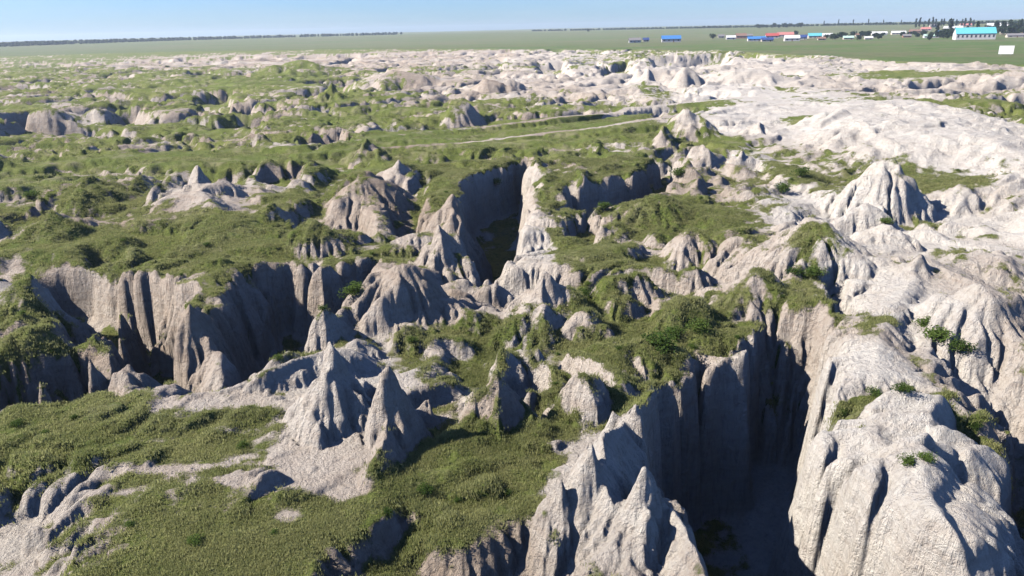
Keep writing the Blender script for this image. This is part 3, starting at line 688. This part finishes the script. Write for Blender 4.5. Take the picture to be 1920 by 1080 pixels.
def crown_mesh(seed, rx, rz, z0, n, leaf, mat, shape='ell'):
    r = random.Random(seed); b = MB(); lobes = []
    for i in range(max(4, n // 28)):
        if shape == 'col': lobes.append((r.uniform(-.35, .35) * rx, r.uniform(-.35, .35) * rx, z0 + rz * r.uniform(.15, 1.9), rx * r.uniform(.35, .75)))
        else:
            a = r.uniform(0, 6.28); d = rx * r.uniform(.1, .75); lobes.append((math.cos(a) * d, math.sin(a) * d, z0 + rz * (1 + r.uniform(-.6, .7)), rx * r.uniform(.3, .6)))
    for i in range(n):
        cx, cy, cz, cr = lobes[i % len(lobes)]
        d = Vector((r.gauss(0, 1), r.gauss(0, 1), r.gauss(0, 1))).normalized() * cr * r.uniform(.55, 1.1)
        if shape == 'col': d.z *= 1.8
        p = Vector((cx, cy, cz)) + d; p.z = max(p.z, z0 * .6)
        q = Matrix.Rotation(r.uniform(0, 6.28), 3, 'X') @ Matrix.Rotation(r.uniform(0, 6.28), 3, 'Z') @ Matrix.Rotation(r.uniform(0, 6.28), 3, 'Y')
        l = leaf * r.uniform(.6, 1.4)
        b.add([tuple(p + q @ Vector(c)) for c in ((-l, -l * .5, 0), (l * .7, -l * .6, l * .3), (l, l * .6, 0), (-l * .5, l * .7, -l * .3))], [(0, 1, 2, 3)])
    return b.mesh('crown', mat)
def trunk_mesh(h, r0, limbs=3, seed=0):
    r = random.Random(seed); b = MB(); b.tube((0, 0, -.3), (0, 0, h), r0, r0 * .5)
    for i in range(limbs):
        a = 6.28 * i / max(1, limbs) + r.random(); b.tube((0, 0, h * .7), (math.cos(a) * h * .4, math.sin(a) * h * .4, h * 1.3), r0 * .5, r0 * .2, 5)
    return b.mesh('trunk', M_bark)
POP = [(trunk_mesh(6, .35, 2, i), crown_mesh(40 + i, 2.4, 9, 3.5, 420, .85, M_dark, 'col')) for i in range(3)]
RND = [(trunk_mesh(3.2, .4, 4, 9 + i), crown_mesh(50 + i, 5.0, 4.0, 2.4, 560, .75, M_dark)) for i in range(4)]
def at(px, dist):
    """ground point in the direction of photo column px at a given distance"""
    x, y = G(px, 150); k = dist / math.hypot(x, y); return x * k, y * k
def at_row(px, py):
    """ground point behind a photo pixel; marched along the ray on the terrain"""
    d = (fwd * F + rt * (px - 960) + up * (540 - py)); d.normalize()
    t = np.concatenate([np.arange(20, 400, .15), np.arange(400, 4000, 2.0)]); X_, Y_, Z_ = d.x * t, d.y * t, H + d.z * t
    hh = height(X_, Y_); i = np.argmax(Z_ < hh)
    if Z_[i] >= hh[i]: return G(px, py) + (0,)
    return X_[i], Y_[i], hh[i]
def tree(x, y, kinds, sc, label, cat='tree', group=None, sx=1.0):
    tm_, cm_ = random.choice(kinds); z = float(height(x, y))
    o = empty('poplar_tree' if kinds is POP else 'tree', (x, y, z), random.uniform(0, 6.28), label, cat, group); o.scale = (sc * sx, sc * sx, sc)
    link('trunk', tm_, o); link('crown', cm_, o); return o
row_a = []
for i in range(15):
    x, y = at(1702 + i * 7.4 + random.uniform(-2, 2), 2250 + random.uniform(-30, 30))
    row_a.append(tree(x, y, POP, random.uniform(.85, 1.15), 'slim poplar in the spaced row on the skyline above the village roofs', 'tree', 'poplars spaced along the skyline on the right', 1.1))
number(row_a, '%s slim poplar from the left in the spaced skyline row above the roofs')
row_b = []
for i in range(16):
    x, y = at(1849 + (i % 8) * 11 + random.uniform(-4, 4), 1500 + 160 * (i // 8) + random.uniform(-40, 40))
    row_b.append(tree(x, y, POP, random.uniform(.8, 1.1), 'tall dark poplar in the dense clump behind the village at the right edge', 'tree', 'tall poplars massed at the right edge', 1.6))
number(row_b, '%s tall dark poplar from the left in the clump at the right edge')
row_c = []
for i in range(14):
    x, y = at(1412 + i * 6 + random.uniform(-3, 3), 2600 + random.uniform(-60, 60))
    row_c.append(tree(x, y, RND, random.uniform(.9, 1.5), 'small round tree in the far row on the skyline left of the poplars', 'tree', 'round trees on the far skyline', 1.1))
number(row_c, '%s round tree from the left in the far skyline row above the hamlet')
row_d = []
for i in range(9):
    x, y = at(1300 + i * 8 + random.uniform(-3, 3), 2900)
    row_d.append(tree(x, y, RND, random.uniform(.6, 1.0), 'tiny far tree on the skyline above the blue roofed house', 'tree', 'tiny trees on the middle skyline', 1.3))
number(row_d, '%s tiny far tree from the left on the skyline above the blue roofed house')
row_e = []
for i in range(12):
    x, y = at(1530 + i * 14 + random.uniform(-5, 5), 2700)
    row_e.append(tree(x, y, RND if i % 2 else POP, random.uniform(.7, 1.0), 'thinly spaced small tree on the skyline between the round trees and the poplars', 'tree', 'thinly spaced skyline trees', 1.0))
number(row_e, '%s thinly spaced tree from the left between round trees and poplars')
row_f = []
for px in list(range(1552, 1660, 7)) + list(range(1694, 1800, 7)) + list(range(1846, 1925, 7)):
    py = (76 if px < 1660 else 73 if px < 1800 else 62) - random.uniform(0, 8)
    x, y, z = at_row(px + random.uniform(-4, 4), py)
    row_f.append(tree(x, y, RND, random.uniform(.5, .95), 'low bushy green tree growing among the village houses', 'tree', 'bushy trees between the village houses', 1.25))
number(row_f, '%s low bushy tree from the left among the village houses')
row_g = []
for i in range(22):
    x, y = at(1742 + i * 8.5 + random.uniform(-4, 4), 1280 + random.uniform(-40, 60) + (140 if i > 12 else 0))
    row_g.append(tree(x, y, RND if i % 3 else POP, random.uniform(.7, 1.2), '', 'tree', 'trees in the dark belt behind the big turquoise hall', 1.2))
number(row_g, '%s tree from the left in the dark belt behind the turquoise hall')
for px, py, sc, lb in ((1336, 74, .9, 'dark round tree standing alone between the blue roofed house and the hamlet'), (1492, 66, .8, 'dark tree rising behind the white hamlet house and red roofs'), (1742, 76, .5, 'dark low tree at the field edge below the pale green roofed house'),
                       (1103, 60, .9, 'lone far tree on the skyline above the centre of the badlands')):
    x, y, z = at_row(px, py); tree(x, y, RND, sc, lb, 'tree', None, 1.2)

# wood along the far left skyline: nobody could count its trees
def wood(name, pts, hgt, wd, n, seed):
    r = random.Random(seed); b = MB()
    for i in range(n):
        t = r.random() * (len(pts) - 1); k = int(t); f = t - k
        (px0, d0), (px1, d1) = pts[k], pts[k + 1]
        x, y = at(px0 + (px1 - px0) * f, d0 + (d1 - d0) * f + r.uniform(-wd, wd)); z = float(height(x, y))
        R_ = r.uniform(3.5, 7); hh = hgt * r.uniform(.6, 1.15)
        v = []; ns = 7
        for kz, (zz, q) in enumerate(((-.5, .5), (hh * .35, 1.0), (hh * .75, .75), (hh, .15))):
            for a in range(ns):
                qq = q * r.uniform(.75, 1.25); v.append((x + math.cos(6.283 * a / ns) * R_ * qq, y + math.sin(6.283 * a / ns) * R_ * qq, z + zz * r.uniform(.9, 1.1)))
        f_ = [(kz * ns + a, kz * ns + (a + 1) % ns, (kz + 1) * ns + (a + 1) % ns, (kz + 1) * ns + a) for kz in range(3) for a in range(ns)] + [tuple(range(3 * ns, 4 * ns))]
        b.add(v, f_)
    o = link(name, b.mesh(name, M_dark)); o['kind'] = 'stuff'; return o
wood('distant_wood', [(-300, 2500), (0, 2600), (200, 2800), (420, 3100), (760, 3500)], 10, 120, 900, 3)
wood('far_shelter_belt', [(1000, 3600), (1300, 3300), (1600, 2900), (1980, 2500)], 7, 25, 700, 4)

# houses
M_white = flat_mat('white_plaster', (.50, .49, .46), .8, .08, .6); M_cream = flat_mat('cream_plaster', (.5, .44, .36), .8, .1, .6)
M_brick = flat_mat('red_brick_wall', (.33, .15, .11), .9, .15, 2)
ROOF = {'blue': flat_mat('blue_sheet_roof', (.045, .17, .42), .5, .1, .8, .4), 'navy': flat_mat('navy_sheet_roof', (.03, .055, .18), .5, .1, .8, .4), 'red': flat_mat('red_roof', (.36, .07, .06), .6, .1, .8, .3),
        'pink': flat_mat('faded_red_roof', (.42, .17, .15), .7, .12, .8), 'cyan': flat_mat('turquoise_sheet_roof', (.10, .38, .43), .5, .08, .6, .4), 'white': flat_mat('white_sheet_roof', (.55, .55, .54), .5, .08, .6, .4),
        'grey': flat_mat('grey_tile_roof', (.17, .16, .16), .8, .1, 1), 'brown': flat_mat('brown_tile_roof', (.2, .12, .09), .8, .1, 1), 'green': flat_mat('pale_green_roof', (.36, .5, .42), .6, .1, .6)}
M_pane = flat_mat('window_glass', (.03, .04, .05), .15, .1, 1, .5); M_frame = flat_mat('window_frame', (.5, .5, .5)); M_door = flat_mat('door_panel', (.2, .09, .05))
def house(px, py, wpx, hpx, roof, wall, label, cat='house', rot=0.0, nw=None):
    x, y, z = at_row(px, py); dist = math.hypot(x, y); k = F / dist
    W = .85 * wpx / k; Ht = .9 * hpx / k; wh = Ht * .52; D = min(W * .6, 12) if cat == 'house' else W * .45
    o = empty('house' if cat == 'house' else 'hall', (x, y, z), rot + math.atan2(-x, y) * .6, label, cat)
    b = MB(); w2, d2 = W / 2, D / 2
    b.box(-w2, w2, -d2, d2, -1, wh)
    b.add([(-w2, -d2, wh), (-w2, d2, wh), (-w2, 0, Ht - .3), (w2, -d2, wh), (w2, d2, wh), (w2, 0, Ht - .3)], [(0, 2, 1), (3, 4, 5)])
    link('wall', b.mesh('wall', wall), o)
    b = MB(); e = .6; s_ = (Ht - wh) / d2; zl = wh - e * s_
    for sg in (-1, 1):
        b.add([(-w2 - e, sg * (d2 + e), zl + .05), (w2 + e, sg * (d2 + e), zl + .05), (w2 + e, 0, Ht + .05), (-w2 - e, 0, Ht + .05),
               (-w2 - e, sg * (d2 + e), zl + .3), (w2 + e, sg * (d2 + e), zl + .3), (w2 + e, 0, Ht + .32), (-w2 - e, 0, Ht + .32)],
              [(0, 1, 2, 3), (4, 5, 6, 7), (0, 1, 5, 4), (1, 2, 6, 5), (3, 0, 4, 7)])
    rf = link('roof', b.mesh('roof', ROOF[roof]), o)
    b = MB(); b.box(w2 * .55, w2 * .55 + .9, d2 * .3, d2 * .3 + .9, wh, Ht + 1.1); link('chimney', b.mesh('chimney', M_brick), rf)
    n = nw or max(2, int(W / 6)); ww = W / n * .45; wz0, wz1 = wh * .35, wh * .8
    bp = MB(); bp.box(-ww / 2 + .12, ww / 2 - .12, -.06, .03, wz0 + .12, wz1 - .12); mp_ = bp.mesh('pane', M_pane)
    bf = MB()
    bf.box(-ww / 2, ww / 2, -.1, .02, wz0, wz0 + .12); bf.box(-ww / 2, ww / 2, -.1, .02, wz1 - .12, wz1)
    bf.box(-ww / 2, -ww / 2 + .12, -.1, .02, wz0 + .12, wz1 - .12); bf.box(ww / 2 - .12, ww / 2, -.1, .02, wz0 + .12, wz1 - .12)
    mf_ = bf.mesh('window', M_frame)
    for i in range(n):
        xx = -w2 + W * (i + .5) / n
        if i == n // 2 and cat == 'house':
            b = MB(); b.box(-.7, .7, -.08, .04, -.2, wh * .8); dd = link('door', b.mesh('door', M_door), o); dd.location = (xx, -d2, 0); continue
        wi = link('window', mf_, o); wi.location = (xx, -d2, 0); link('pane', mp_, wi)
    return o
HS = [(1352, 71, 12, 6, 'grey', M_cream, 'tiny grey roofed shed at the extreme left of the hamlet'),
 (1404, 70, 14, 6, 'grey', M_brick, 'small grey roofed brick shed behind the blue roofed house'),
 (1540, 75, 14, 5, 'brown', M_cream, 'low brown shed in front of the small turquoise roofed house'),
 (1612, 68, 16, 5, 'brown', M_cream, 'small brown roofed house between the hamlet and the long white farm buildings'),
 (1628, 74, 14, 5, 'white', M_cream, 'small white roofed shed below the long white farm building'),
 (1700, 70, 14, 5, 'grey', M_brick, 'small grey roofed brick house in front of the second white farm building'),
 (1765, 64, 14, 6, 'blue', M_white, 'small blue roofed house touching the left side of the big hall'),
 (1885, 64, 16, 6, 'white', M_cream, 'white shed right of the big hall under the trees'),
 (1752, 51, 16, 5, 'grey', M_cream, 'grey roofed house at the back of the village under the poplar row'),
 (1810, 50, 18, 5, 'pink', M_cream, 'faded red roofed house at the back behind the big hall'),
 (1190, 80, 24, 9, 'grey', M_white, 'white walled house with a grey roof alone at the far left of the village'),
 (1211, 78, 12, 7, 'navy', M_cream, 'small dark roofed shed just right of the isolated white house'),
 (1258, 79, 38, 12, 'blue', M_white, 'long house with a bright blue roof alone in the green field'),
 (1370, 74, 18, 7, 'white', M_white, 'small white roofed house at the left end of the hamlet'),
 (1389, 72, 20, 9, 'brown', M_brick, 'brown roofed brick house at the left end of the hamlet'),
 (1418, 77, 34, 8, 'blue', M_white, 'long low blue roofed house left of the red roof'),
 (1438, 78, 22, 7, 'navy', M_cream, 'navy roofed house in front of the red roofed one'),
 (1447, 72, 24, 9, 'red', M_white, 'house with a vivid red roof in the middle of the hamlet'),
 (1472, 70, 30, 9, 'pink', M_cream, 'faded red roofed house behind the white hamlet house'),
 (1484, 77, 28, 10, 'white', M_white, 'broad white house in front of the faded red roof'),
 (1504, 74, 16, 8, 'navy', M_white, 'dark blue roofed house between the white house and the turquoise roof'),
 (1527, 72, 24, 9, 'cyan', M_cream, 'small turquoise roofed house at the right end of the hamlet'),
 (1551, 70, 18, 7, 'white', M_white, 'pale house just right of the small turquoise roof'),
 (1590, 74, 18, 6, 'green', M_cream, 'low pale house half hidden by bushes right of the hamlet'),
 (1648, 66, 26, 6, 'white', M_white, 'long white roofed farm building in the row above the bushes'),
 (1684, 65, 24, 6, 'white', M_cream, 'second white roofed farm building nearer the big turquoise hall'),
 (1715, 62, 18, 6, 'brown', M_brick, 'brown roofed house in the row left of the big hall'),
 (1735, 58, 16, 6, 'pink', M_cream, 'small faded red roofed house left of the big hall'),
 (1745, 71, 24, 6, 'green', M_white, 'pale green roofed low building left of the big turquoise hall'),
 (1786, 57, 30, 7, 'white', M_white, 'white roofed building behind the big turquoise hall'),
 (1870, 54, 34, 9, 'white', M_white, 'white roofed house under the tall poplars at the right'),
 (1905, 70, 30, 6, 'grey', M_cream, 'low grey roofed house right of the big turquoise hall')]
for h_ in HS: house(*h_)
house(1825, 74, 62, 19, 'cyan', M_white, 'large hall with a wide turquoise roof and white walls', 'hall', 0, 9)
# white board in the field
x, y, z = at_row(1885, 104); k = F / math.hypot(x, y); W = 19 / k; HH = 12 / k
o = empty('sign_board', (x, y, z), math.atan2(-x, y), 'plain white square board on two posts in the field at the right edge', 'sign')
b = MB(); b.box(-W / 2, W / 2, -.08, .08, .9, .9 + HH); link('board', b.mesh('board', flat_mat('white_board', (.66, .66, .64), .6, .06)), o)
for sg in (-1, 1):
    b = MB(); b.box(sg * W * .33 - .12, sg * W * .33 + .12, .085, .3, -.8, .9 + HH * .9); link('post', b.mesh('post', flat_mat('post_metal', (.3, .3, .3))), o)

# ------------------------------------------------------------------ shrubs on the slopes
SHM = [crown_mesh(70 + i, 1.0, .6, .2, 900, .06, M_leaf) for i in range(5)]
STM = [trunk_mesh(.5, .05, 4, 80 + i) for i in range(3)]
SH = [(1240, 655, 2.4, 'large green bush hanging over the rim of the biggest gully'), (1262, 632, 1.6, 'bush just above the large green bush on the biggest gully rim'), (1310, 622, 1.8, 'green shrub on the grassy back rim of the biggest gully'),
 (1525, 520, 1.9, 'leafy shrub left of the narrow dark cleft behind the biggest gully'), (1490, 515, 1.3, 'smaller shrub left of the leafy shrub beside the narrow cleft'), (1760, 640, 1.9, 'shrub on the shaded slope right of the pale ridge'),
 (1800, 668, 1.6, 'lower shrub on the shaded slope right of the pale ridge'), (1730, 612, 1.3, 'small shrub high on the shaded slope by the pale ridge'), (60, 372, 2.2, 'dark bush on the mound near the left edge'),
 (1500, 330, 2.2, 'bright green bush in the strip between the pale domes'), (1465, 362, 2.4, 'bright green bush at the lower end of the strip between pale domes'), (1660, 420, 1.5, 'dark shrub below the pale cone on the right'),
 (660, 555, 1.7, 'bush on the grassy shoulder above the tall pointed pillar'), (1100, 560, 1.5, 'bush on the slope right of the bare central wedge'), (930, 345, 1.8, 'shrub on the rim of the central black cleft'),
 (1270, 330, 2.2, 'shrub at the top of the long dark gully wall right of centre'), (1135, 395, 1.8, 'shrub in the hollow right of the central cleft'), (1700, 870, .9, 'low scrub patch in the middle of the huge pale mound'),
 (1735, 862, .8, 'low scrub right of the patch in the middle of the huge pale mound'), (1640, 745, 1.0, 'scrub at the left end of the seam across the pale mound'), (1690, 738, 1.0, 'scrub in the middle of the seam across the pale mound')]
for px, py, sc, lb in SH:
    x, y, z = at_row(px, py)
    o = empty('shrub', (x, y, z - .1), random.uniform(0, 6), lb, 'shrub'); sc *= .62; o.scale = (sc * 1.2, sc, sc * .75)
    link('stem', random.choice(STM), o); link('crown', random.choice(SHM), o)
for band, (ya, yb), n in (('nearest', (700, 1040), 14), ('middle', (430, 680), 18), ('far', (230, 400), 18)):
    lst = []; used = []
    while len(lst) < n:
        px, py = random.uniform(20, 1880), random.uniform(ya, yb)
        x, y, z = at_row(px, py)
        if field_at(g, np.array([x]), np.array([y]))[0] < .55 or any(abs(px - u) < 40 for u in used): continue
        used.append(px); sc = random.uniform(.25, .6)
        o = empty('shrub', (x, y, z - .08), random.uniform(0, 6), None, 'shrub', 'small shrubs dotted over the grassy badlands'); o.scale = (sc, sc, sc * .7)
        link('crown', random.choice(SHM), o); lst.append(o)
    number(lst, '%s small shrub from the left dotted on the ' + band + ' band of grass')
print('things', time.time() - T0)
# ------------------------------------------------------------------ haze
b = MB(); b.box(-7500, 7500, -7500, 7500, -60, 70)
k = NT_('haze_air'); k.t.nodes.remove(k.b); pv = k.n('ShaderNodeVolumePrincipled'); pv.inputs['Density'].default_value = 0.00009
pv.inputs['Color'].default_value = (.72, .84, 1, 1); pv.inputs['Anisotropy'].default_value = 0.2; k.l(pv.outputs[0], k.out.inputs['Volume'])
o = link('haze', b.mesh('haze', k.m)); o['kind'] = 'stuff'
